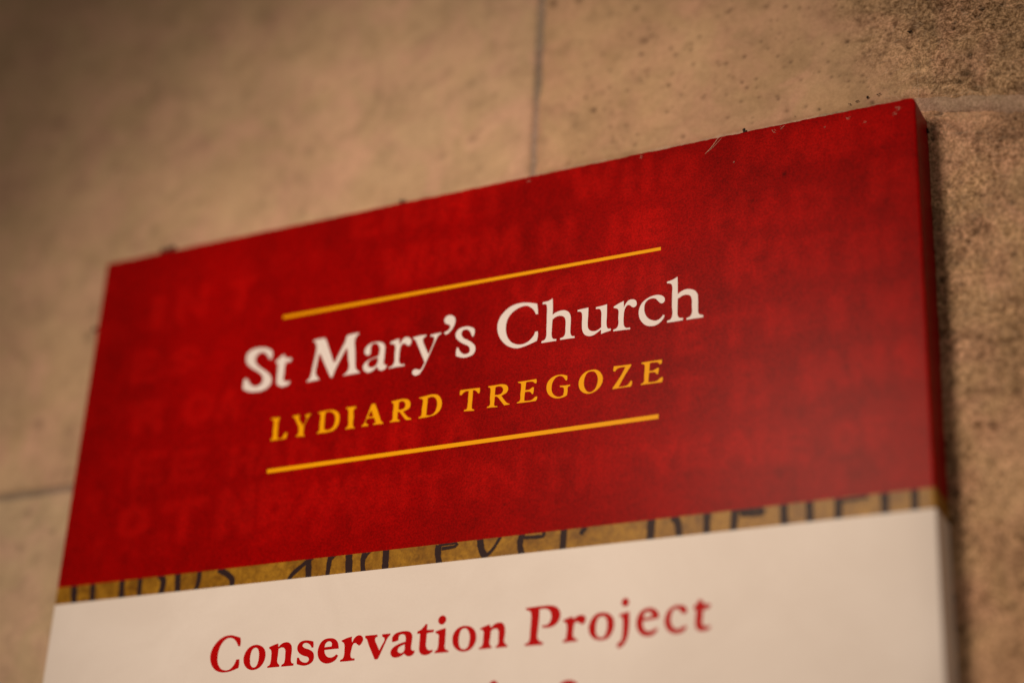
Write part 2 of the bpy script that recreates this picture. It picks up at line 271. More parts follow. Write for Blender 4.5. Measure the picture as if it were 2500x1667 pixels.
r:n 62.40,-105.59! 63.53,-105.21 64.68,-104.94! 64.78,-105.39 64.83,-105.78! 65.51,-105.13 66.56,-104.83 67.47,-104.98 68.18,-105.66 68.40,-106.83 68.38,-108.22 68.51,-109.30 68.82,-109.66 69.18,-109.69! 69.18,-110.20! 67.72,-110.20 66.07,-110.20! 66.06,-109.81! 66.65,-109.47 66.81,-108.87 66.78,-107.48 66.67,-106.54 66.25,-106.05 65.60,-105.92 64.91,-106.17! 64.91,-107.64 64.87,-108.88 65.12,-109.43 65.55,-109.77! 65.53,-110.19! 63.95,-110.19 62.42,-110.20! 62.45,-109.85! 62.98,-109.58 63.16,-108.90 63.18,-107.51 63.06,-106.57 62.83,-106.17 62.44,-105.90!
r:s 73.74,-105.21! 73.87,-105.88 73.89,-106.57! 73.45,-106.58! 72.93,-105.88 72.08,-105.43 71.29,-105.52 71.07,-105.96 71.57,-106.46 72.87,-106.95 73.92,-107.65 74.26,-108.67 74.04,-109.57 73.22,-110.19 72.01,-110.41 70.93,-110.25 70.01,-109.95! 69.93,-109.26 69.93,-108.52! 70.38,-108.52! 70.91,-109.25 71.84,-109.71 72.64,-109.69 73.02,-109.18 72.70,-108.62 71.59,-108.23 70.45,-107.61 69.83,-106.79 69.81,-105.86 70.36,-105.13 71.39,-104.83 72.65,-104.93
r:e 77.76,-104.84 79.01,-105.06 79.97,-105.90 80.38,-107.31! 78.54,-107.32 76.76,-107.36! 76.96,-108.11 77.56,-108.84 78.47,-109.14 79.24,-108.97 79.89,-108.52! 80.36,-108.83! 79.83,-109.70 78.84,-110.23 77.63,-110.37 76.37,-109.97 75.48,-109.07 75.08,-107.81 75.22,-106.60 75.81,-105.49 76.72,-104.95|78.48,-106.70! 76.73,-106.75! 76.91,-105.97 77.49,-105.55 78.10,-105.60 78.51,-106.09
r:r 80.90,-105.60! 82.17,-105.16 83.45,-104.92! 83.46,-105.57 83.58,-106.27! 84.09,-105.32 84.91,-104.81 85.70,-104.92 86.24,-105.50 86.17,-106.25 85.71,-106.90 85.39,-107.10! 84.92,-106.76 84.28,-106.40 83.88,-106.67 83.62,-107.56 83.46,-108.61 83.53,-109.38 83.91,-109.71 84.55,-109.76! 84.56,-110.21! 82.84,-110.26 80.97,-110.24! 80.96,-109.86! 81.56,-109.60 81.81,-108.94 81.81,-107.73 81.70,-106.65 81.48,-106.18 80.92,-105.80!
r:v 86.71,-105.04! 88.20,-105.02 89.75,-105.03! 89.79,-105.49! 89.32,-105.68 89.27,-106.18 89.86,-107.34 90.48,-108.49! 91.02,-107.43 91.59,-106.29 91.45,-105.85 90.95,-105.59! 90.90,-105.04! 91.96,-105.04 92.95,-105.04! 92.85,-105.45! 92.41,-105.84 91.76,-107.15 90.96,-108.95 90.32,-110.33! 89.90,-110.42 89.45,-110.32! 88.64,-108.77 87.71,-106.99 87.11,-105.75 86.76,-105.52!
r:a 93.42,-106.43 93.47,-105.93 94.08,-105.21 95.19,-104.88 96.52,-104.82 97.68,-105.09 98.26,-105.81 98.31,-107.17 98.22,-108.34 98.37,-109.02 98.85,-109.19! 99.14,-109.25! 98.99,-109.82 98.37,-110.27 97.62,-110.33 96.94,-110.00 96.63,-109.69! 96.00,-110.09 94.89,-110.39 93.83,-110.18 93.29,-109.46 93.41,-108.63 94.30,-107.86 95.77,-107.30 96.74,-107.12! 96.74,-106.36 96.50,-105.75 95.90,-105.45 95.25,-105.60 95.00,-106.05 95.05,-106.65! 94.22,-106.92 93.46,-106.94!|96.60,-107.70! 96.62,-108.88 96.32,-109.36 95.57,-109.47 95.07,-109.10 95.07,-108.51 95.55,-108.04
r:t 101.82,-103.78! 101.77,-104.42 101.78,-105.01! 102.57,-105.04 103.41,-105.06! 103.36,-105.64! 102.61,-105.66 101.78,-105.73! 101.77,-106.94 101.79,-108.45 102.13,-109.15 102.80,-109.45 103.44,-109.32! 103.39,-109.83! 102.58,-110.26 101.57,-110.40 100.60,-110.03 100.18,-109.33 100.13,-107.98 100.14,-106.47 100.14,-105.66! 99.42,-105.65! 99.48,-105.15! 100.30,-104.80 100.91,-104.26 101.34,-103.74!
r:i 103.82,-105.51! 105.01,-105.19 106.25,-104.96! 106.29,-106.30 106.28,-107.97 106.31,-109.22 106.61,-109.58 107.19,-109.82! 107.18,-110.20! 105.55,-110.18 103.88,-110.15! 103.94,-109.79! 104.47,-109.41 104.66,-108.68 104.66,-107.34 104.63,-106.42 104.42,-106.12 103.85,-105.90!
r:i_dot 105.45,-102.20 106.03,-102.58 106.21,-103.27 105.85,-103.92 105.21,-104.17 104.53,-103.81 104.30,-103.11 104.62,-102.46
r:o 111.09,-104.90 112.40,-105.34 113.25,-106.29 113.57,-107.56 113.32,-108.87 112.33,-110.00 110.80,-110.37 109.31,-109.92 108.26,-108.88 107.94,-107.44 108.26,-106.13 109.45,-105.09|110.57,-105.41 109.95,-105.69 109.56,-106.74 109.50,-108.06 109.92,-109.43 110.77,-109.86 111.57,-109.56 111.96,-108.43 112.01,-107.27 111.63,-106.08 111.13,-105.54
r:n 114.35,-105.72! 115.51,-105.32 116.55,-105.06! 116.69,-105.42 116.89,-105.77! 117.67,-105.09 118.74,-104.85 119.57,-105.08 120.07,-105.95 120.18,-107.45 120.04,-108.75 120.25,-109.34 120.90,-109.83! 120.83,-110.17! 119.40,-110.17 118.14,-110.19! 118.21,-109.83! 118.64,-109.46 118.70,-107.98 118.67,-106.83 118.37,-106.22 117.73,-106.09 116.93,-106.43! 116.83,-107.83 116.72,-108.97 116.93,-109.57 117.31,-109.84! 117.24,-110.13! 115.79,-110.15 114.29,-110.15! 114.36,-109.81! 114.94,-109.52 115.14,-108.85 115.18,-107.53 115.18,-106.54 114.92,-106.18 114.36,-105.97!
r:P 124.72,-102.38! 126.58,-102.30 128.59,-102.26 130.40,-102.33 131.78,-102.86 132.52,-104.00 132.37,-105.38 131.52,-106.38 130.38,-106.78 129.09,-106.80 128.54,-106.59! 128.71,-106.36! 129.76,-106.27 130.43,-105.49 130.58,-104.30 130.14,-103.33 129.22,-102.84 127.81,-102.81! 127.77,-104.98 127.61,-107.20 127.58,-108.86 128.11,-109.55 128.93,-109.93! 128.84,-110.29! 126.95,-110.28 124.80,-110.22! 124.87,-109.93! 125.61,-109.62 125.88,-108.91 125.96,-107.06 126.05,-104.84 125.93,-103.43 125.50,-102.96 124.78,-102.67!
r:r 133.32,-105.65! 134.29,-105.31 135.27,-105.04! 135.49,-105.65! 136.06,-105.24 136.84,-104.94 137.73,-105.01 138.20,-105.61 138.07,-106.38 137.65,-106.79 136.99,-106.51 136.33,-106.18 135.81,-106.41 135.56,-107.68 135.51,-108.96 135.82,-109.53 136.58,-109.90! 136.49,-110.17! 134.87,-110.18 133.35,-110.24! 133.42,-109.92! 133.96,-109.56 134.12,-108.66 134.21,-107.38 134.10,-106.54 133.73,-106.05 133.33,-105.92!
r:o 141.82,-104.82 143.29,-105.19 144.24,-106.16 144.47,-107.51 144.12,-108.94 143.22,-110.09 141.69,-110.40 140.13,-109.93 139.26,-108.90 139.02,-107.51 139.47,-106.17 140.47,-105.10|141.74,-105.49 141.01,-105.79 140.56,-106.82 140.46,-108.09 140.73,-109.38 141.58,-109.96 142.41,-109.76 142.86,-108.83 143.08,-107.58 142.89,-106.32 142.43,-105.64
r:j 145.71,-105.53! 146.57,-105.33 147.68,-105.10! 147.75,-106.70 147.66,-108.69 147.49,-109.94 147.05,-111.16 146.34,-111.97 145.58,-112.27 145.25,-111.92! 145.47,-111.39 146.12,-110.91 146.38,-109.85 146.44,-108.22 146.41,-106.77 146.20,-106.12 145.72,-105.89!
r:j_dot 146.88,-102.30 147.43,-102.59 147.58,-103.23 147.28,-103.78 146.69,-103.91 146.20,-103.52 146.13,-102.86 146.44,-102.43
r:e 151.90,-104.74 153.24,-105.13 153.97,-105.98 154.07,-106.89! 152.32,-107.13 150.62,-107.26! 150.73,-108.40 151.22,-109.25 152.08,-109.51 152.92,-109.31 153.58,-108.91! 153.86,-109.21! 153.12,-110.09 152.00,-110.43 150.67,-110.14 149.74,-109.19 149.34,-107.74 149.59,-106.32 150.39,-105.24|152.60,-106.61! 150.76,-106.73! 150.97,-105.86 151.54,-105.44 152.20,-105.57 152.61,-106.04
r:c 159.35,-106.48 158.70,-106.03 158.32,-105.46 157.66,-105.35 157.01,-105.70 156.65,-106.57 156.57,-107.82 156.95,-108.93 157.70,-109.53 158.73,-109.43 159.56,-109.00! 159.99,-109.18! 159.38,-109.99 158.36,-110.35 157.06,-110.24 155.97,-109.47 155.39,-108.08 155.56,-106.66 156.26,-105.49 157.56,-104.81 158.69,-104.81 159.58,-105.16 159.96,-105.78 159.82,-106.40
r:t 162.59,-104.01! 163.18,-104.24 163.43,-105.02! 164.81,-105.09! 164.86,-105.50! 164.26,-105.95 163.34,-106.05! 163.25,-107.32 163.16,-108.74 163.44,-109.38 164.17,-109.54 164.85,-109.42! 164.73,-109.90 163.90,-110.27 162.84,-110.27 162.00,-109.71 161.82,-108.63 161.90,-107.21 161.99,-105.96! 161.43,-105.82! 161.43,-105.41! 162.13,-104.72
r:cap 117.18,-117.43! 118.18,-116.91 119.15,-117.57! 119.30,-120.35! 117.34,-120.22!
r:cap 133.11,-118.54! 134.00,-118.11 135.25,-118.03 136.52,-118.53 137.08,-119.23! 136.51,-120.67 134.72,-120.71 132.97,-119.61!
"""
PEN = """
1.55 5.17,-85.83 5.99,-91.25
1.24 10.75,-85.76 11.28,-91.13
1.22 19.28,-85.69 19.75,-91.02
0.99 24.47,-85.90 24.82,-91.05
1.33 29.95,-85.85 31.27,-87.73 30.96,-90.60 30.82,-91.45
1.25 35.11,-85.48 35.68,-91.32
0.96 41.17,-85.50 41.18,-88.68 40.53,-91.20
1.08 46.33,-86.45 48.65,-87.54 50.45,-89.14 50.47,-91.27
0.84 71.50,-85.99 68.24,-88.19 66.48,-89.56 65.40,-91.28
1.22 70.44,-85.88 70.93,-91.53
0.95 76.20,-85.64 75.90,-88.00 75.73,-91.48
0.44 75.87,-87.68 77.17,-86.37 78.00,-85.73
1.37 80.79,-85.47 81.33,-91.70
0.93 84.92,-85.74 84.55,-88.55 85.03,-91.43
0.43 85.10,-87.66 85.78,-86.62 86.70,-85.93
1.27 90.23,-85.51 90.35,-91.64
1.16 103.23,-86.56 103.17,-88.58 103.84,-91.73
0.61 103.23,-86.56 107.34,-86.47 107.23,-87.29 104.04,-87.49
1.27 113.03,-85.74 113.64,-88.73 114.73,-90.44
0.60 114.57,-90.42 116.44,-88.72 118.10,-86.14
1.11 123.15,-85.92 122.63,-88.45 123.43,-91.57
0.65 123.53,-87.09 127.89,-87.25 127.94,-86.35
1.15 132.71,-85.75 132.51,-91.45
0.89 137.53,-86.28 136.48,-87.82
1.36 152.22,-85.49 151.96,-91.54
1.20 156.57,-86.33 157.82,-87.51 158.31,-91.53
1.19 164.17,-85.47 164.05,-91.46
1.38 170.14,-86.16 169.61,-91.21
0.75 170.48,-86.64 175.58,-86.89 175.40,-87.78 171.16,-87.47
1.27 180.14,-85.62 180.22,-91.19
1.26 185.30,-85.71 185.40,-91.43
1.37 191.28,-85.58 190.98,-91.38
0.58 191.82,-86.99 197.00,-86.76
1.28 200.25,-85.66 200.19,-91.26
1.19 206.05,-85.53 205.95,-91.26
"""
OLD = """
E 77.6 -2.9 5.7 8.5; I 84.4 -3.1 1.1 8.4; G 91.3 -3 7.2 8; H 101.2 -3.3 6 8; T 111.4 -3.7 8 8.2; W 136.6 -4.6 9.8 8.8; H 147.5 -6 5.1 7.8; O 157.2 -6.1 7.7 7.8; M 175.6 -5.8 8.2 9.5; A 184.3 -5.8 5.4 8.1; R 190.7 -6.1 4.9 8.3; I 194.9 -5.8 0.9 8.3; S 201.7 -5.5 5.2 7.9; W 87.8 -17.1 7.7 8.7; H 96.5 -16.8 5.4 8.1; O 104.5 -16.5 6.4 7.5; M 113.9 -16.7 8.3 8.5; N 128.3 -17.4 6.1 8.3; H 144.8 -18.6 5.9 7.4; E 151.8 -19.1 4.3 7.4; H 169 -19.6 6.3 8; A 177.9 -20.1 5.9 7.9; D 187.5 -20.4 6.7 7.8; I 201.4 -18.4 0.9 8.7; S 206.8 -18.7 4.3 8.4; V 121.6 -31.2 6.6 7.6; O 130.9 -31.3 6 6.6; W 140.7 -31.6 7.8 7.5; H 150.8 -32.2 4.7 6.9; K 172.9 -31.8 6.2 9.8; A 180.9 -30.9 4.9 7.4; T 188.7 -32.8 6.7 8.6; H 197.6 -33.8 4.3 8.4; I 203.6 -33.8 0.8 8.3; E 160.3 -46.8 4.6 7.6; T 170 -46.7 8.5 6.8; B 180 -46.8 4.4 6.5; I 192.1 -46.6 0.9 7.3; W 203.1 -46.6 7.5 7.2; T 159.7 -59.7 6.7 7.2; B 173.7 -59.8 5.7 9.7; I 185.8 -59.9 0.9 8.9; A 190.4 -59.3 5.3 7.4; N 198 -59.3 5 7.1; S 205.8 -59.2 4.1 7; Y 154 -73.5 6.8 6.9; E 161.6 -73.1 5.3 6.2; A 170.6 -73.6 7 7.3; R 177.3 -73.9 3.9 7; E 182.6 -74.1 4.4 7; O 192.6 -74 5 6.4; F 199.5 -73.8 4.1 6.8; B 60 -71.6 6.7 10.4; A 70.1 -72.8 7 7.6; M 77.5 -72.4 6.1 7.8; O 83.5 -72.4 5.9 7.3; N 90.8 -72.9 6 7.5; T 100.7 -73.4 9.9 7.8; I 110.2 -73 1 7.5; N 117.5 -72.9 8.8 8.1; T 129.7 -73.2 6.7 8.2; H 138.1 -73.8 4.8 7.4; E 144.6 -73.8 4.7 7; O 20.1 -72 8.3 7.8; T 34.7 -73.2 12.1 9.5; N 49.3 -72.8 7.3 10.9; E 22.4 -59 7.8 7.9; E 34.2 -59.7 8.2 7.6; H 49.4 -60.4 5.8 7; A 57.1 -60.8 5.9 6.7; D 66 -60.9 5.8 6.6; R 20.5 -44.9 7.3 8.2; O 34.8 -45.1 8 7.6; A 43.7 -45.6 5.1 7; E 17.2 -31.7 6.2 7.9; S 28.9 -31.8 7.3 6.7; N 78.7 -61.3 5.4 7; H 92.4 -60.2 5.2 6.9; A 106.3 -60.4 6.1 7.3; I 18.7 -17.4 1.3 8.1; N 29 -16.1 7.4 8.6; T 43.6 -16.4 7.2 8.5
"""

M_stone_a = stone_material("limestone", (0.55, 0.395, 0.255), (0.45, 0.315, 0.195))
M_stone_b = M_stone_a
M_mortar = stone_material("lime_mortar", (0.33, 0.275, 0.22), (0.25, 0.205, 0.165))
M_mortar_pale = stone_material("pale_lime_mortar", (0.46, 0.36, 0.27), (0.37, 0.285, 0.21))
M_header = laminate("red_print", attr=True, rough=0.31, grain=0.42, spec=0.042)
M_core = laminate("red_edge", (0.16, 0.0005, 0.0005), spec=0.14)
M_gold = laminate("gold_print", (0.37, 0.20, 0.014), mottled=(0.17, 0.075, 0.003), grain=0.14, spec=0.2)
M_white = laminate("white_print", (0.79, 0.785, 0.80), mottled=(0.725, 0.71, 0.715), grain=0.02, spec=0.15, soft=True)
M_ink_white = laminate("white_ink", (0.76, 0.75, 0.79), grain=0.03, spec=0.1)
M_ink_yellow = laminate("yellow_ink", (0.84, 0.40, 0.0), grain=0.03, spec=0.08)
M_ink_red = laminate("red_ink", (0.44, 0.001, 0.002), grain=0.06, spec=0.06)
M_pen = laminate("dark_pen", (0.028, 0.016, 0.019), grain=0.1, spec=0.08)
M_grit = plain("dark_grit", (0.02, 0.015, 0.012), 0.95)
M_hair = plain("pale_hair", (0.62, 0.5, 0.38), 0.6)
M_dust = plain("pale_dust", (0.5, 0.33, 0.27), 0.95)

# ------------------------------------------------------------------ wall: dressed stone blocks and their joints
wall = tag(empty("stone_wall", (116, 0, -330)), "pale tan limestone wall of smooth and rough blocks behind the red notice", "wall")

def joint_y(x):        # the course joint beside the notice's top corner dips to the right
    return np.minimum(4.6 - 0.235 * np.clip(x - 207, -12, 60), 4.8)

def axis(a, b, fa, fb, step, coarse=6.0):
    """Sample positions from a to b, fine between fa and fb."""
    out = []
    for lo, hi, s in ((a, max(a, fa), coarse), (max(a, fa), min(b, fb), step), (min(b, fb), b, coarse)):
        if hi - lo > 1e-6:
            n = max(1, int(round((hi - lo) / s)))
            out += list(np.linspace(lo, hi, n + 1)[(1 if out else 0):])
    return np.array(out)

rng = np.random.RandomState(7)
PITS = [(rng.uniform(-90, 260), rng.uniform(-150, 130), rng.uniform(0.35, 1.5) ** 1.4, rng.uniform(0.15, 0.5)) for _ in range(600)]
PITS += [(rng.uniform(125, 205), rng.uniform(8, 60), rng.uniform(0.2, 0.7), rng.uniform(0.4, 0.7)) for _ in range(260)]
PITS += [(rng.uniform(195, 245), rng.uniform(-130, 60), rng.uniform(0.25, 0.9), rng.uniform(0.45, 0.85)) for _ in range(520)]
PITS += [(193.2, 24.2, 0.8, 0.8), (231.2, 13.2, 1.1, 0.8), (219.9, 14.0, 0.9, 0.85), (225.5, 7.7, 1.1, 0.8), (217.3, 7.9, 0.6, 0.8), (126.7, 53.4, 1.3, 0.6), (131.8, 20.6, 1.1, 0.75), (144, 37, 1.8, .4), (-11.4, -14.4, 1.6, .6), (-23.2, -37.6, 2, .5), (219, 9.5, 1.2, 0.8)]

CREASES = [([(210.5, -0.9), (214, -2.0), (216.1, -3.5), (217.9, -5.7), (220.2, -6.7), (224.8, -7.6), (229.8, -8.3), (245, -10)], 0.7, -0.4, -0.28),
           ([(208.0, 1.2), (213.2, -0.9), (217.4, -2.5), (223.3, -3.9), (240, -8)], 0.7, 0.3, 0.12),
           ([(211.9, -53.5), (213.8, -51.5), (216.3, -51.7), (218.3, -52.6), (219.4, -53.6), (221.8, -54.2), (226.7, -53.4)], 0.6, -0.6, -0.3),
           ([(215.2, -63.5), (218.8, -64.1), (221.9, -65.1)], 0.7, -0.6, -0.3)]

def relief(x, y, rough):
    """Height out of the wall face (mm) and a tint, for stone of the given roughness 0..1 (array)."""
    h = 0.55 * fbm(x, y, 42, 3, 3)
    h += (0.10 + 0.75 * rough) * 0.55 * fbm(x, y * 1.15, 5.0, 3, 5, 0.6)
    r = fbm(x + 1.2 * fbm(x, y, 3.0, 2, 8), y, 1.5, 3, 11, 0.7)
    h += (0.04 + 0.42 * rough) * r
    tint = 1 + (0.10 + 0.30 * rough) * np.clip(r, -1, 0.35) + 0.16 * fbm(x, y, 14, 3, 21) - 0.12 * sstep(0.12, 0.5, fbm(x, y, 4.5, 2, 23)) - (0.06 + 0.22 * rough) * sstep(0.0, 0.45, fbm(x, y, 9, 3, 24))
    for pts, wd, dh, dt in CREASES:
        d = np.full_like(x, 99.0)
        for (ax, ay), (bx, by) in zip(pts[:-1], pts[1:]):
            dx, dy = bx - ax, by - ay
            t = np.clip(((x - ax) * dx + (y - ay) * dy) / (dx * dx + dy * dy), 0, 1)
            d = np.minimum(d, np.hypot(x - ax - t * dx, y - ay - t * dy))
        d = d + 0.5 * fbm(x, y, 1.6, 2, 77)
        q = np.exp(-(d / wd) ** 2)
        h += dh * q; tint *= 1 + dt * q  # crack shadow painted into the creases' tint, light onto the raised ridge
    for px, py, pr, pd in PITS:
        m = (np.abs(x - px) < pr * 2.2) & (np.abs(y - py) < pr * 2.2)
        if m.any():
            q = np.exp(-((x[m] - px) ** 2 + ((y[m] - py) * 1.2) ** 2) / (pr * pr * 0.5))
            h[m] -= q * pr * 0.55 * (0.4 + rough[m])
            tint[m] *= 1 - pd * q
    return h, tint

def stone_block(x0, x1, y0, y1, fx, fy, step, rough, material, label, slope=None, name="stone_block", hue=(1, 1, 1)):
    xs = axis(x0, x1, fx[0], fx[1], step)
    ys = axis(y0, y1, fy[0], fy[1], step)
    # a folded rim of 7 mm runs round the block into the joint
    r = np.array([7.0, 3.0, 1.2, 0.5, 0.2])
    ex = np.r_[np.zeros(5), np.zeros(len(xs)), np.zeros(5)]
    X = np.r_[np.full(5, xs[0]) , xs, np.full(5, xs[-1])]
    Y = np.r_[np.full(5, ys[0]), ys, np.full(5, ys[-1])]
    dX = np.r_[r, np.zeros(len(xs)), r[::-1]]
    dY = np.r_[r, np.zeros(len(ys)), r[::-1]]
    gx, gy = np.meshgrid(X, Y)
    ddx, ddy = np.meshgrid(dX, dY)
    base_y = gy.copy()
    if slope is not None:
        w = sstep(40, 0, np.abs(gy - slope[1]))
        gy = gy + (slope[0](gx) - slope[1]) * w
    R = rough(gx, gy)
    h, tint = relief(gx, gy, R)
    # worn arrises: the face drops within 1.6 mm of its edges, unevenly
    de = np.minimum(np.minimum(gx - x0, x1 - gx), np.minimum(base_y - y0, y1 - base_y)) + 0.35 * vnoise(gx, gy, 2.0, 91)
    h -= 0.55 * (1 - sstep(0, 1.3, de))
    depth = np.maximum(ddx, ddy)
    h = h - depth
    tint = np.clip(tint, 0.12, 1.25)
    v = np.stack([gx, -h, gy], -1).reshape(-1, 3)
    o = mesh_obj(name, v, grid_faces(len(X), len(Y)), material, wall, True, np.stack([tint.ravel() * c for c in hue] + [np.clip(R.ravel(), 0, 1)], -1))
    if label:
        o["label"] = label
    return o

smooth_r = lambda x, y: np.full_like(x, 0.10)
def rough_ur(x, y):   # the smooth skin is lost towards the right
    return 0.10 + (0.80 + 0.45 * fbm(x, y, 8, 3, 34)) * sstep(191, 214, x + 0.35 * (y - 20) + 7 * fbm(x, y, 12, 3, 33))
def rough_lr(x, y):
    return np.clip(0.74 + 0.5 * fbm(x, y, 9, 3, 35), 0.3, 1.0)
stone_block(-430, 115.75, -55.8, 250, (-95, 117), (-60, 125), 1.0, smooth_r, M_stone_a, "smooth pale upper block on the left side of the notice", hue=(1.06, 1.11, 1.17))
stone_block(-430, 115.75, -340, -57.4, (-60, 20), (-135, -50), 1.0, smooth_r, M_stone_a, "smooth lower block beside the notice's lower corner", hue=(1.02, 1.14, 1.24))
stone_block(117.0, 560, 6.0, 250, (117, 262), (6, 75), 0.36, rough_ur, M_stone_b, "upper block, smooth near the joint and rough at its far end", (lambda x: joint_y(x) + 1.4, 6.0))
stone_block(117.0, 560, -340, 3.2, (200, 262), (-145, 4), 0.32, rough_lr, M_stone_b, "rough pitted block beside the notice's thick edge", (lambda x: joint_y(x) - 1.4, 3.2), hue=(1.06, 1.05, 1.04))

def mortar(x0, x1, y0, y1, top, step=0.8, line=None, amp=0.25, name="mortar_joint", material=None):
    xs = np.linspace(x0, x1, max(2, int((x1 - x0) / step))); ys = np.linspace(y0, y1, max(4, int((y1 - y0) / step)))
    gx, gy = np.meshgrid(xs, ys)
    if line is not None:
        gy = gy + line(gx)
    h = top + amp * fbm(gx, gy, 6, 4, 44, 0.6)
    if line is not None:
        e = (gy - line(gx)) / ((y1 - y0) / 2)
        h -= 0.9 * np.abs(e) ** 3
    t = np.clip(1 + 0.25 * fbm(gx, gy, 5, 3, 55), 0.4, 1.3)
    return mesh_obj(name, np.stack([gx, -h, gy], -1).reshape(-1, 3), grid_faces(len(xs), len(ys)), material or M_mortar, wall, True, np.stack([t.ravel()] * 3 + [np.full(t.size, 0.38)], -1))
mortar(115.2, 117.6, -340, 250, -0.35, 0.6)
mortar(-430, 115.2, -58.0, -55.2, -0.5, 0.9)
mortar(117.6, 560, -2.2, 2.2, 0.35, 0.3, lambda x: joint_y(x) + 1.1 * fbm(x, x * 0, 7, 3, 71), 0.8, material=M_mortar_pale)

# ------------------------------------------------------------------ the notice
sign = tag(empty("notice_board", (105, 0, -H)), "thick portrait notice with red header, gold band and white lower panel on the stone wall", "sign")

def fold(u, lo, hi, r):
    """Wrap a strip coordinate round the front's two rounded edges: returns position across and depth behind the front."""
    u = np.asarray(u, float)
    pos = np.clip(u, lo + r, hi - r).astype(float); dep = np.zeros_like(pos)
    L = r * math.pi / 2
    for s, e in ((1, hi - r), (-1, lo + r)):
        d = (u - e) * s
        a = np.clip(d, 0, L) / r
        m = d > 0
        pos[m] = e + s * r * np.sin(a[m])
        dep[m] = r * (1 - np.cos(a[m])) + np.maximum(d[m] - L, 0)
    return pos, dep

RAD = 0.4
EXT = T - RAD + RAD * math.pi / 2 + 0.35
def edge_axis(lo, hi, step, fold_lo=True, fold_hi=True):
    a = []
    L = RAD * math.pi / 2
    if fold_lo:
        a += list(lo + RAD - L - np.array([EXT - L, 6, 3, 1, 0.3])) + list(lo + RAD - L * np.array([1, .75, .5, .25]))
    s0 = lo + RAD if fold_lo else lo
    s1 = hi - RAD if fold_hi else hi
    a += list(np.linspace(s0, s1, max(2, int((s1 - s0) / step) + 1)))
    if fold_hi:
        a += list(hi - RAD + L * np.array([.25, .5, .75, 1])) + list(hi - RAD + L + np.array([0.3, 1, 3, 6, EXT - L]))
    return np.array(a)

def wrap_panel(name, y_lo, y_hi, fold_top, material, step, lift=0.0, color_fn=None, top_fold_y=None, fold_bottom=False):
    us = edge_axis(0, W, step)
    vs = edge_axis(y_lo, y_hi, step, fold_bottom, fold_top)
    px, dx = fold(us, 0, W, RAD)
    if fold_top or fold_bottom:
        py, dy = fold(vs, y_lo if fold_bottom else y_lo - 50, y_hi if fold_top else y_hi + 50, RAD)
    else:
        py, dy = vs.copy(), np.zeros_like(vs)
    gx, gy = np.meshgrid(px, py); hx, hy = np.meshgrid(dx, dy)
    if fold_top:      # the cut top edge is not quite straight
        gy = gy + 0.15 * fbm(gx, gx * 0 + 3, 4.0, 5, 81, 0.85) * (gy > -0.6)
    dep = np.maximum(hx, hy) + np.minimum(hx, hy) * 0.35
    for cx, sg in ((W, 1), (0.0, -1)):      # the corners are knocked round
        rc = 1.1
        if fold_top:
            ux = (gx - (cx - sg * rc)) * sg / rc; uy = (gy + rc) / rc
            m = (ux > 0) & (uy > 0)
            k = np.maximum(ux, uy)[m] / np.hypot(ux, uy)[m]
            gx[m] = cx - sg * rc + sg * rc * ux[m] * k; gy[m] = -rc + rc * uy[m] * k
    # where both fold, pull the corner in so that it rounds off
    both = (hx > 0) & (hy > 0)
    keep = ~((hx > RAD * 1.01) & (hy > RAD * 1.01))
    kf = keep[:-1, :-1] & keep[:-1, 1:] & keep[1:, 1:] & keep[1:, :-1]
    v = np.stack([gx, -T + dep - lift, gy], -1).reshape(-1, 3)
    col = color_fn(gx, gy).reshape(-1, 3) if color_fn else None
    return mesh_obj(name, v, grid_faces(len(us), len(vs), kf), material, sign, True, col)

# board core
def box(name, a, b, material, parent, bev=0.0):
    x0, y0, z0 = a; x1, y1, z1 = b
    vs = [(x, y, z) for x in (x0, x1) for y in (y0, y1) for z in (z0, z1)]
    fs = [(0, 1, 3, 2), (4, 6, 7, 5), (0, 4, 5, 1), (2, 3, 7, 6), (0, 2, 6, 4), (1, 5, 7, 3)]
    o = mesh_obj(name, vs, fs, material, parent, False)
    if bev:
        m = o.modifiers.new("bevel", "BEVEL"); m.width = bev * MM; m.segments = 2
    return o
core = box("board_core", (0.25, -T + 0.3, -H + 0.3), (W - 0.25, 0.6, -0.25), M_core, sign, 0.4)

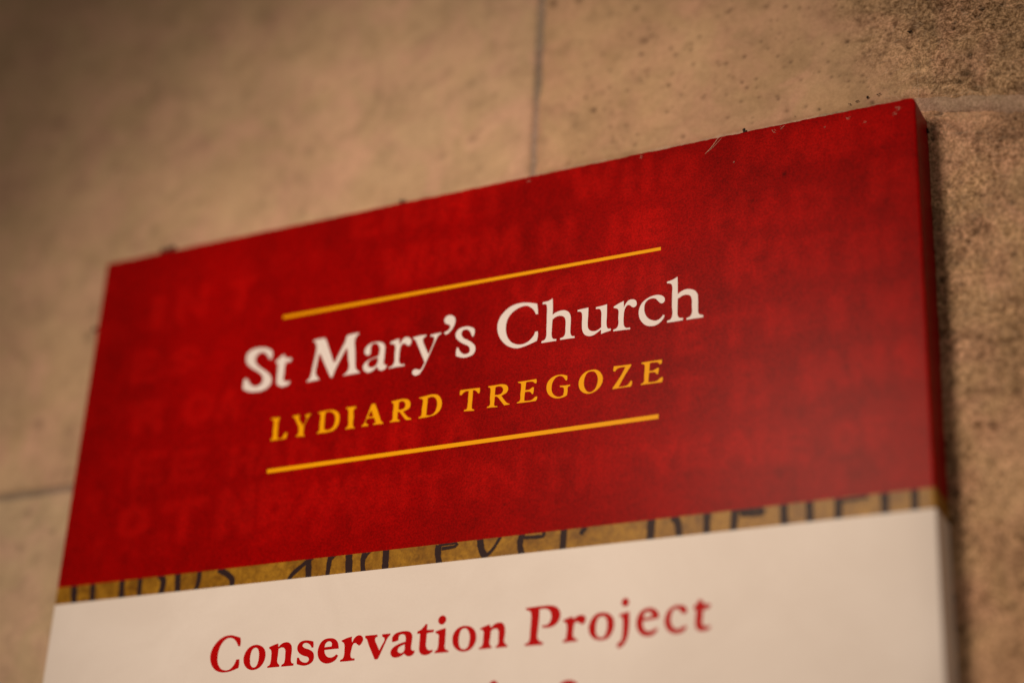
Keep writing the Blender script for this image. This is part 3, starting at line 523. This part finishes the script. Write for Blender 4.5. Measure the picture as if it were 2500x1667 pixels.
# faded old lettering printed tone on tone in the red
STROKES = {
 "A": "0,0 .5,1|.5,1 1,0|.22,.4 .78,.4", "B": "0,0 0,1|0,1 .7,.95|.7,.95 .75,.6|.75,.6 0,.52|.75,.55 1,.3|1,.3 .8,.03|.8,.03 0,0",
 "D": "0,0 0,1|0,1 .6,.95|.6,.95 1,.6|1,.6 .9,.25|.9,.25 .5,0|.5,0 0,0", "E": "0,0 0,1|0,1 1,1|0,.5 .8,.5|0,0 1,0",
 "F": "0,0 0,1|0,1 1,1|0,.5 .8,.5", "G": "1,.85 .6,1|.6,1 .1,.75|.1,.75 .1,.25|.1,.25 .6,0|.6,0 1,.15|1,.15 1,.45|1,.45 .6,.45",
 "H": "0,0 0,1|1,0 1,1|0,.5 1,.5", "I": "0,0 0,1|1,0 1,1", "K": "0,0 0,1|0,.4 1,1|.3,.55 1,0",
 "M": "0,0 .1,1|.1,1 .5,.3|.5,.3 .9,1|.9,1 1,0", "N": "0,0 0,1|0,1 1,0|1,0 1,1",
 "O": ".5,0 .1,.25|.1,.25 .1,.75|.1,.75 .5,1|.5,1 .9,.75|.9,.75 .9,.25|.9,.25 .5,0", "R": "0,0 0,1|0,1 .8,.9|.8,.9 .8,.6|.8,.6 0,.5|.4,.5 1,0",
 "S": ".95,.85 .5,1|.5,1 .05,.75|.05,.75 .9,.3|.9,.3 .5,0|.5,0 .05,.15", "T": "0,1 1,1|.5,0 .5,1", "V": "0,1 .5,0|.5,0 1,1",
 "W": "0,1 .28,0|.28,0 .5,.8|.5,.8 .75,0|.75,0 1,1", "Y": "0,1 .5,.5|1,1 .5,.5|.5,.5 .5,0"}
SEG = []
for q in re.split(r"[;\n]+", OLD):
    q = q.split()
    if len(q) == 5:
        ch, cx, cy, w_, h_ = q[0], *map(float, q[1:])
        w_ = abs(w_) * 0.92; h_ = abs(h_) * 0.82
        for s in STROKES[ch].split("|"):
            (ax, ay), (bx, by) = [tuple(map(float, t.split(","))) for t in s.split()]
            thin = 0.62 if (ax != bx and abs(ay - by) < 0.2) else 1.0
            SEG.append((cx + (ax - .5) * w_, cy + (ay - .5) * h_, cx + (bx - .5) * w_, cy + (by - .5) * h_, max(0.9, h_ * 0.17) * thin))

def header_color(x, y):
    m = np.zeros_like(x)
    wx = x + 0.5 * fbm(x, y, 3, 3, 61); wy = y + 0.5 * fbm(x, y, 3, 3, 62)
    for ax, ay, bx, by, r in SEG:
        s = (x > min(ax, bx) - 5) & (x < max(ax, bx) + 5) & (y > min(ay, by) - 5) & (y < max(ay, by) + 5)
        if not s.any():
            continue
        qx = wx[s] - ax; qy = wy[s] - ay; dx = bx - ax; dy = by - ay
        t = np.clip((qx * dx + qy * dy) / (dx * dx + dy * dy + 1e-9), 0, 1)
        d = np.hypot(qx - t * dx, qy - t * dy)
        m[s] = np.maximum(m[s], 1 - sstep(r - 1.1, r + 1.7, d))
    m *= 0.88 + 0.35 * fbm(x, y, 11, 3, 63)
    blocks = sstep(-0.05, 0.16, vnoise(wx * 1.9, wy + 2 * fbm(x, y, 30, 2, 90), 5.2, 68)) * sstep(-0.5, 0.4, np.sin((wy + 0.02 * wx) * 2 * math.pi / 11.5))
    m = np.maximum(m, 0.42 * blocks * (0.7 + fbm(x, y, 14, 2, 69)))
    m = np.clip(m, 0, 1)
    base = 0.262 + 0.085 * fbm(x, y, 26, 4, 64) + 0.03 * fbm(x * 3, y, 9, 4, 66) - 0.03 * sstep(0.05, 0.6, fbm(x, y, 2.2, 3, 65))
    r = np.clip(base + 0.085 * m, 0.05, 1)
    spots = [(181.5, -12.4, .5), (174.2, -17.5, .35), (118.5, -79.2, .35)]
    for sx, sy, sr in spots:
        r *= 1 - 0.7 * np.exp(-((x - sx) ** 2 + (y - sy) ** 2) / (sr * sr))
    return np.stack([r, 0.0006 + 0.0015 * m, 0.0006 + 0.001 * m], -1)

HDR, B2 = -86.38, -90.54
header = wrap_panel("header_panel", HDR, 0.0, True, M_header, 0.4, 0.0, header_color)
gold = wrap_panel("gold_band", B2, HDR, False, M_gold, 1.2)
white = wrap_panel("white_panel", -H, B2, False, M_white, 6.0, fold_bottom=True)

# ------------------------------------------------------------------ lettering, each letter a thin print layer of its own
LIFT = 0.03
def shift_loop(loop, amt, hole):
    """Move an outline by amt mm towards the ink (thinner) or away from it (negative: bolder)."""
    L = np.array([tuple(p) for p in loop]); a = np.roll(L, 1, 0); b = np.roll(L, -1, 0)
    area = np.sum(L[:, 0] * b[:, 1] - b[:, 0] * L[:, 1])
    t1 = L - a; t1 /= np.linalg.norm(t1, axis=1, keepdims=True) + 1e-9
    t2 = b - L; t2 /= np.linalg.norm(t2, axis=1, keepdims=True) + 1e-9
    n = np.stack([-(t1 + t2)[:, 1], (t1 + t2)[:, 0]], -1); n /= np.linalg.norm(n, axis=1, keepdims=True) + 1e-9
    s = (1 if area > 0 else -1) * (-1 if hole else 1)
    return [tuple(p) for p in L + n * s * amt]

def smooth_loop(pts, cor, n=5):
    N = len(pts); P = [np.array(p) for p in pts]; out = []
    def tang(i, side):
        if cor[i]:
            return (P[(i + 1) % N] - P[i]) if side > 0 else (P[i] - P[i - 1])
        a = P[i] - P[i - 1]; b = P[(i + 1) % N] - P[i]
        la, lb = np.linalg.norm(a) + 1e-9, np.linalg.norm(b) + 1e-9
        return (a / la + b / lb) / 2
    for i in range(N):
        j = (i + 1) % N
        a, b = P[i], P[j]
        if cor[i] and cor[j]:
            out.append(a); continue
        L = np.linalg.norm(b - a)
        t0 = tang(i, 1); t1 = tang(j, -1)
        t0 = t0 / (np.linalg.norm(t0) + 1e-9) * L; t1 = t1 / (np.linalg.norm(t1) + 1e-9) * L
        for k in range(n):
            t = k / n
            out.append((2*t**3-3*t*t+1)*a + (t**3-2*t*t+t)*t0 + (-2*t**3+3*t*t)*b + (t**3-t*t)*t1)
    return out

def print_layer(name, loops, material, parent, lift=LIFT):
    vs3 = [[Vector((p[0], p[1], 0)) for p in l] for l in loops]
    tri = tessellate_polygon(vs3)
    flat = [p for l in loops for p in l]
    up = []
    for t in tri:
        a, b, c = (flat[i] for i in t)
        cr = (b[0]-a[0])*(c[1]-a[1]) - (b[1]-a[1])*(c[0]-a[0])
        up.append(tuple(t) if cr > 0 else tuple(reversed(t)))
    return mesh_obj(name, [(p[0], -T - lift, p[1]) for p in flat], up, material, parent, False)

THIN = [0]*6 + [.03, .03, .07, .13, .19, .24, .34, .33] + [.13, .12, .10, .08, .06, .04, .02] + [0]*7 + [.02] + [0]*12 + [-.05, -.06, -.07, -.07, -.07, -.08, -.09, -.09, 0, 0]
STYLE = {"w": (M_ink_white, header), "y": (M_ink_yellow, header), "r": (M_ink_red, white)}
for gi, line in enumerate(GLYPHS.strip().split("\n")):
    nm, rest = line.split(" ", 1)
    k, nm = nm.split(":")
    loops = []
    for c in rest.split("|"):
        t = c.split()
        loops.append(smooth_loop([tuple(map(float, q.rstrip("!").split(","))) for q in t], [q.endswith("!") for q in t]))
    if THIN[gi]:
        loops = [shift_loop(l, THIN[gi], i > 0) for i, l in enumerate(loops)]
    m, par = STYLE[k]
    part = {"apostrophe": "apostrophe", "i_dot": "letter_dot", "j_dot": "letter_dot"}.get(nm, "letter")
    print_layer(part, loops, m, par)

for xa, xb, y, hw in ((56.6, 153.4, -24.95, 0.40), (56.8, 153.4, -64.02, 0.49)):
    print_layer("rule_line", [[(xa, y - hw), (xb, y - hw), (xb, y + hw), (xa, y + hw)]], M_ink_yellow, header)

# pen strokes of old handwriting, cropped by the band's edges
def clip_band(poly, lo, hi):
    for s, lim in ((1, lo), (-1, hi)):
        out = []
        for i in range(len(poly)):
            a, b = poly[i - 1], poly[i]
            ia, ib = s * (a[1] - lim) >= 0, s * (b[1] - lim) >= 0
            if ia != ib:
                t = (lim - a[1]) / (b[1] - a[1]); out.append((a[0] + t * (b[0] - a[0]), lim))
            if ib:
                out.append(b)
        poly = out
        if not poly:
            break
    return poly
rng = np.random.RandomState(3)
for si, line in enumerate(PEN.strip().split("\n")):
    q = line.split(); w_ = float(q[0]) * 0.5 * 1.25
    P = [np.array(tuple(map(float, t.split(",")))) for t in q[1:]]
    R = []
    for i in range(len(P) - 1):
        n = max(2, int(np.linalg.norm(P[i + 1] - P[i]) / 0.5))
        p0 = P[max(i - 1, 0)]; p3 = P[min(i + 2, len(P) - 1)]
        sharp = len(P) == 4 and si in (16, 26)
        for t in np.linspace(0, 1, n, endpoint=False):
            a = P[i] * (1 - t) + P[i + 1] * t
            if not sharp:
                a = 0.5 * (2*P[i] + (P[i+1]-p0)*t + (2*p0-5*P[i]+4*P[i+1]-p3)*t*t + (-p0+3*P[i]-3*P[i+1]+p3)*t**3)
            R.append(a)
    R.append(P[-1])
    Lf, Rt = [], []
    for i, p in enumerate(R):
        d = R[min(i + 1, len(R) - 1)] - R[max(i - 1, 0)]
        d = d / (np.linalg.norm(d) + 1e-9); nrm = np.array([-d[1], d[0]])
        ww = w_ * (0.9 + 0.22 * rng.rand())
        Lf.append(tuple(p + nrm * ww)); Rt.append(tuple(p - nrm * ww))
    # build quad by quad so that curved strokes stay clean
    vs, fs = [], []
    for i in range(len(R) - 1):
        pl = clip_band([Lf[i], Lf[i + 1], Rt[i + 1], Rt[i]], B2 + 0.02, HDR - 0.02)
        if len(pl) >= 3:
            k = len(vs); vs += [(a, -T - LIFT - 0.004 * (si % 3), b) for a, b in pl]; fs.append(tuple(range(k, k + len(pl))))
    if fs:
        o = mesh_obj("pen_stroke", vs, fs, M_pen, gold, False)

# ------------------------------------------------------------------ small things caught on the notice and the wall
def crumb(x, y, depth, size, name, material, label, cat, group=None, flat=1.0, seed=1):
    r = np.random.RandomState(seed)
    vs, fs = [], []
    for k in range(5):
        c = np.array([r.normal(0, .55), r.normal(0, .25), r.normal(0, .28 * flat)]) * size
        s = size * r.uniform(0.25, 0.6)
        nu, nv = 8, 5
        base = len(vs)
        for j in range(nv + 1):
            for i in range(nu):
                a = 2 * math.pi * i / nu; b = math.pi * j / nv
                q = s * r.uniform(0.7, 1.25)
                vs.append((x + c[0] + q * math.sin(b) * math.cos(a), depth + c[1] + q * math.sin(b) * math.sin(a) * .7, y + c[2] + q * math.cos(b) * .8))
        for j in range(nv):
            for i in range(nu):
                fs.append((base + j * nu + i, base + j * nu + (i + 1) % nu, base + (j + 1) * nu + (i + 1) % nu, base + (j + 1) * nu + i))
    o = mesh_obj(name, vs, fs, material, None, True)
    return tag(o, label, cat, group)

crumb(86.9, 0.35, -T + 0.4, 0.95, "crumb", M_grit, "small dark crumb on the notice's top edge, left of the wall's vertical joint", "crumb", seed=2)
crumb(18.4, 0.9, -T + 0.5, 1.6, "crumb", M_grit, "largest blurred dark crumb, on the top edge nearest the notice's left corner", "crumb", seed=3)
crumb(-0.7, -17.8, -T + 1.2, 1.4, "crumb", M_grit, "only dark crumb clinging to the notice's side edge, blurred, below its left corner", "crumb", seed=9)
crumb(172.4, 0.4, -T + 0.4, 0.7, "crumb", M_grit, "dark ragged crumb on the top edge just past the pale hair", "crumb", seed=4)
crumb(209.9, -3.6, -1.0, 0.8, "crumb", M_grit, "black crumb wedged between the notice's top right corner and the wall", "crumb", seed=5)
GRIT = ["third dark grit speck from the left in the row above the notice's top edge",
 "middle dark grit speck in the row just above the notice's right corner",
 "largest dark grit speck in the row just above the notice's right corner",
 "dark grit speck nearest the corner in the row above the notice's top edge",
 "second grit speck from the left, small, in the row above the notice's top edge",
 "leftmost and smallest grit speck in the row above the notice's top edge"]
for i, (cx, cy, s) in enumerate(((193.5, 7.6, .22), (195.0, 7.9, .3), (197.4, 8.4, .4), (199.8, 8.6, .34), (186.5, 8.0, .16), (181, 7.4, .15))):
    crumb(cx, cy, -0.4, s, "grit_speck", M_grit, GRIT[i], "grit", "dark grit specks above the notice's right corner", seed=20 + i)
crumb(207.2, 23.0, -0.2, 0.42, "grit_speck", M_grit, "round black speck alone on the rough stone above the notice's right corner", "grit", seed=41)
crumb(225.2, 19.9, -0.2, 0.3, "grit_speck", M_grit, "tiny black speck on the rough stone at the far upper right", "grit", seed=42)

def strand(pts, rad, name, material, label=None, cat=None, group=None, parent=None):
    """Thin tapering tube through points (x, depth, y) in mm."""
    P = [np.array(p, float) for p in pts]; R = []
    for i in range(len(P) - 1):
        p0 = P[max(i - 1, 0)]; p3 = P[min(i + 2, len(P) - 1)]
        for t in np.linspace(0, 1, 6, endpoint=False):
            R.append(0.5 * (2*P[i] + (P[i+1]-p0)*t + (2*p0-5*P[i]+4*P[i+1]-p3)*t*t + (-p0+3*P[i]-3*P[i+1]+p3)*t**3))
    R.append(P[-1]); vs, fs = [], []
    for i, p in enumerate(R):
        d = R[min(i + 1, len(R) - 1)] - R[max(i - 1, 0)]; d /= np.linalg.norm(d) + 1e-9
        a = np.cross(d, (0, 1, 0.13)); a /= np.linalg.norm(a) + 1e-9; b = np.cross(d, a)
        r = rad * (0.45 + 0.55 * math.sin(math.pi * min(1, (i + .8) / len(R))))
        for k in range(5):
            g = 2 * math.pi * k / 5
            vs.append(tuple(p + r * (math.cos(g) * a + math.sin(g) * b)))
    for i in range(len(R) - 1):
        for k in range(5):
            fs.append((i*5+k, i*5+(k+1) % 5, (i+1)*5+(k+1) % 5, (i+1)*5+k))
    o = mesh_obj(name, vs, fs, material, parent, True)
    if label:
        tag(o, label, cat, group)
    return o
F0 = -T
strand([(167.2, F0 + .6, 0.35), (166.6, F0 - .25, -0.5), (165.2, F0 - .12, -2.1), (163.5, F0 - .1, -3.7)], 0.055, "hair", M_hair, "pale hair lying over the notice's top edge, the thicker of the two", "hair")
strand([(167.6, F0 + .4, 0.2), (167.0, F0 - .2, -1.0), (165.4, F0 - .15, -2.4), (164.0, F0 - .1, -3.3)], 0.03, "hair", M_hair, "thinnest pale hair beside the thicker one on the top edge", "hair")

DUST = ["pale tuft of dust on the red header just left of the pale hairs",
 "largest pale tuft of dust, at the very tip of the notice's right top corner",
 "pale tuft of dust just below and left of the largest one at the corner",
 "pale tuft of dust on the top edge halfway between the hairs and the corner",
 "pale tuft of dust below the top edge, first to the right of the hairs",
 "pale tuft of dust touching the top edge, second to the right of the hairs",
 "leftmost pale tuft of dust, on the header just below the wall's vertical joint",
 "lowest tiny pale fleck of dust on the header below the pale hairs",
 "tiny pale fleck of dust on the header between two tufts near the corner",
 "tiny pale fleck of dust on the header, left and below the corner's tufts"]
dust = [(148.3, -1.1, .35), (206.6, -2.0, .45), (205.6, -3.3, .3), (195.6, -2.0, .3), (179.4, -1.6, .35), (181.2, -1.0, .3), (120.6, -1.4, .28), (170.2, -7.2, .12), (199.3, -3.8, .15), (190.6, -3.1, .12)]
for i, (x, y, s) in enumerate(dust):
    r = np.random.RandomState(60 + i)
    vs, fs = [], []
    for k in range(7):      # a tuft of short fibres
        a = r.uniform(0, 6.28); l = s * r.uniform(.6, 1.8)
        p = np.array([x + r.normal(0, s * .5), F0 - .05, y + r.normal(0, s * .4)])
        q = p + np.array([math.cos(a) * l, -.05, math.sin(a) * l]); n = np.array([-math.sin(a), 0, math.cos(a)]) * 0.025
        b = len(vs); m_ = (p + q) / 2 + np.array([r.normal(0, .1), -.12, r.normal(0, .1)])
        vs += [tuple(p - n), tuple(p + n), tuple(m_ - n), tuple(m_ + n), tuple(q - n), tuple(q + n)]
        fs += [(b, b+1, b+3, b+2), (b+2, b+3, b+5, b+4)]
    tag(mesh_obj("dust_fleck", vs, fs, M_dust, None, True), DUST[i], "dust", "pale dust flecks on the red header")

# cobweb threads from the top right corner to the stone
WEB = ["cobweb thread sloping from the notice's corner down to the rough lower block",
 "longest cobweb thread, lying along the pale mortar beside the notice's corner",
 "lowest cobweb thread, from the notice's thick edge across the rough lower block",
 "cobweb thread rising leftwards from the notice's corner to the smooth stone",
 "cobweb thread rising straight up from the notice's corner",
 "cobweb thread from the notice's corner to the rough stone above the mortar"]
web = [[(209.6, -6.5, -0.6), (213, -3.5, -2.2), (216.5, -1.2, -5.0)], [(209.8, -5.0, -1.6), (214, -2.0, -1.2), (221, -0.9, -1.5)], [(210, -3.0, -2.5), (215, -1.2, -5.2), (223, -0.9, -5.8)],
       [(207.8, -6.0, 0.5), (206, -3.0, 3.5), (201.5, -1.0, 9.0)], [(208.5, -5.5, 0.3), (209, -2, 6), (208, -0.8, 16)], [(209, -4, 0.2), (213, -1.6, 3.6), (219.5, -0.8, 4.2)]]
for i, pts in enumerate(web):
    strand(pts, 0.028 + 0.008 * (i % 3), "cobweb_thread", M_hair, WEB[i], "cobweb", "cobweb threads at the notice's right top corner")

# short loose fibres caught in the rough stone
vs, fs = [], []
r = np.random.RandomState(99)
for k in range(1500):
    x = 196 + 44 * r.rand() ** 0.9; y = r.uniform(-55, 45)
    if x < 211 and y < 6.5:
        continue
    if x < 206 and r.rand() < .5:
        continue
    xa = np.array([x]); ya = np.array([y]); h0, _ = relief(xa, ya, np.array([.9]))
    a = r.uniform(-.6, .9) if r.rand() < .7 else r.uniform(0, 3.14); l = r.uniform(.5, 2.2); nn = 4; cur = r.normal(0, .8)
    p = np.array([x, -h0[0] - .12, y]); b = len(vs)
    for i in range(nn + 1):
        aa = a + cur * i / nn
        w_ = 0.022 * (1 - .5 * abs(i / nn - .5))
        n = np.array([-math.sin(aa), 0, math.cos(aa)]) * w_
        vs += [tuple(p - n), tuple(p + n)]
        p = p + np.array([math.cos(aa), r.normal(0, .18), math.sin(aa)]) * l / nn
        if i < nn:
            fs.append((b+2*i, b+2*i+1, b+2*i+3, b+2*i+2))
fib = mesh_obj("stone_fibres", vs, fs, M_hair, wall, True)
fib["kind"] = "stuff"
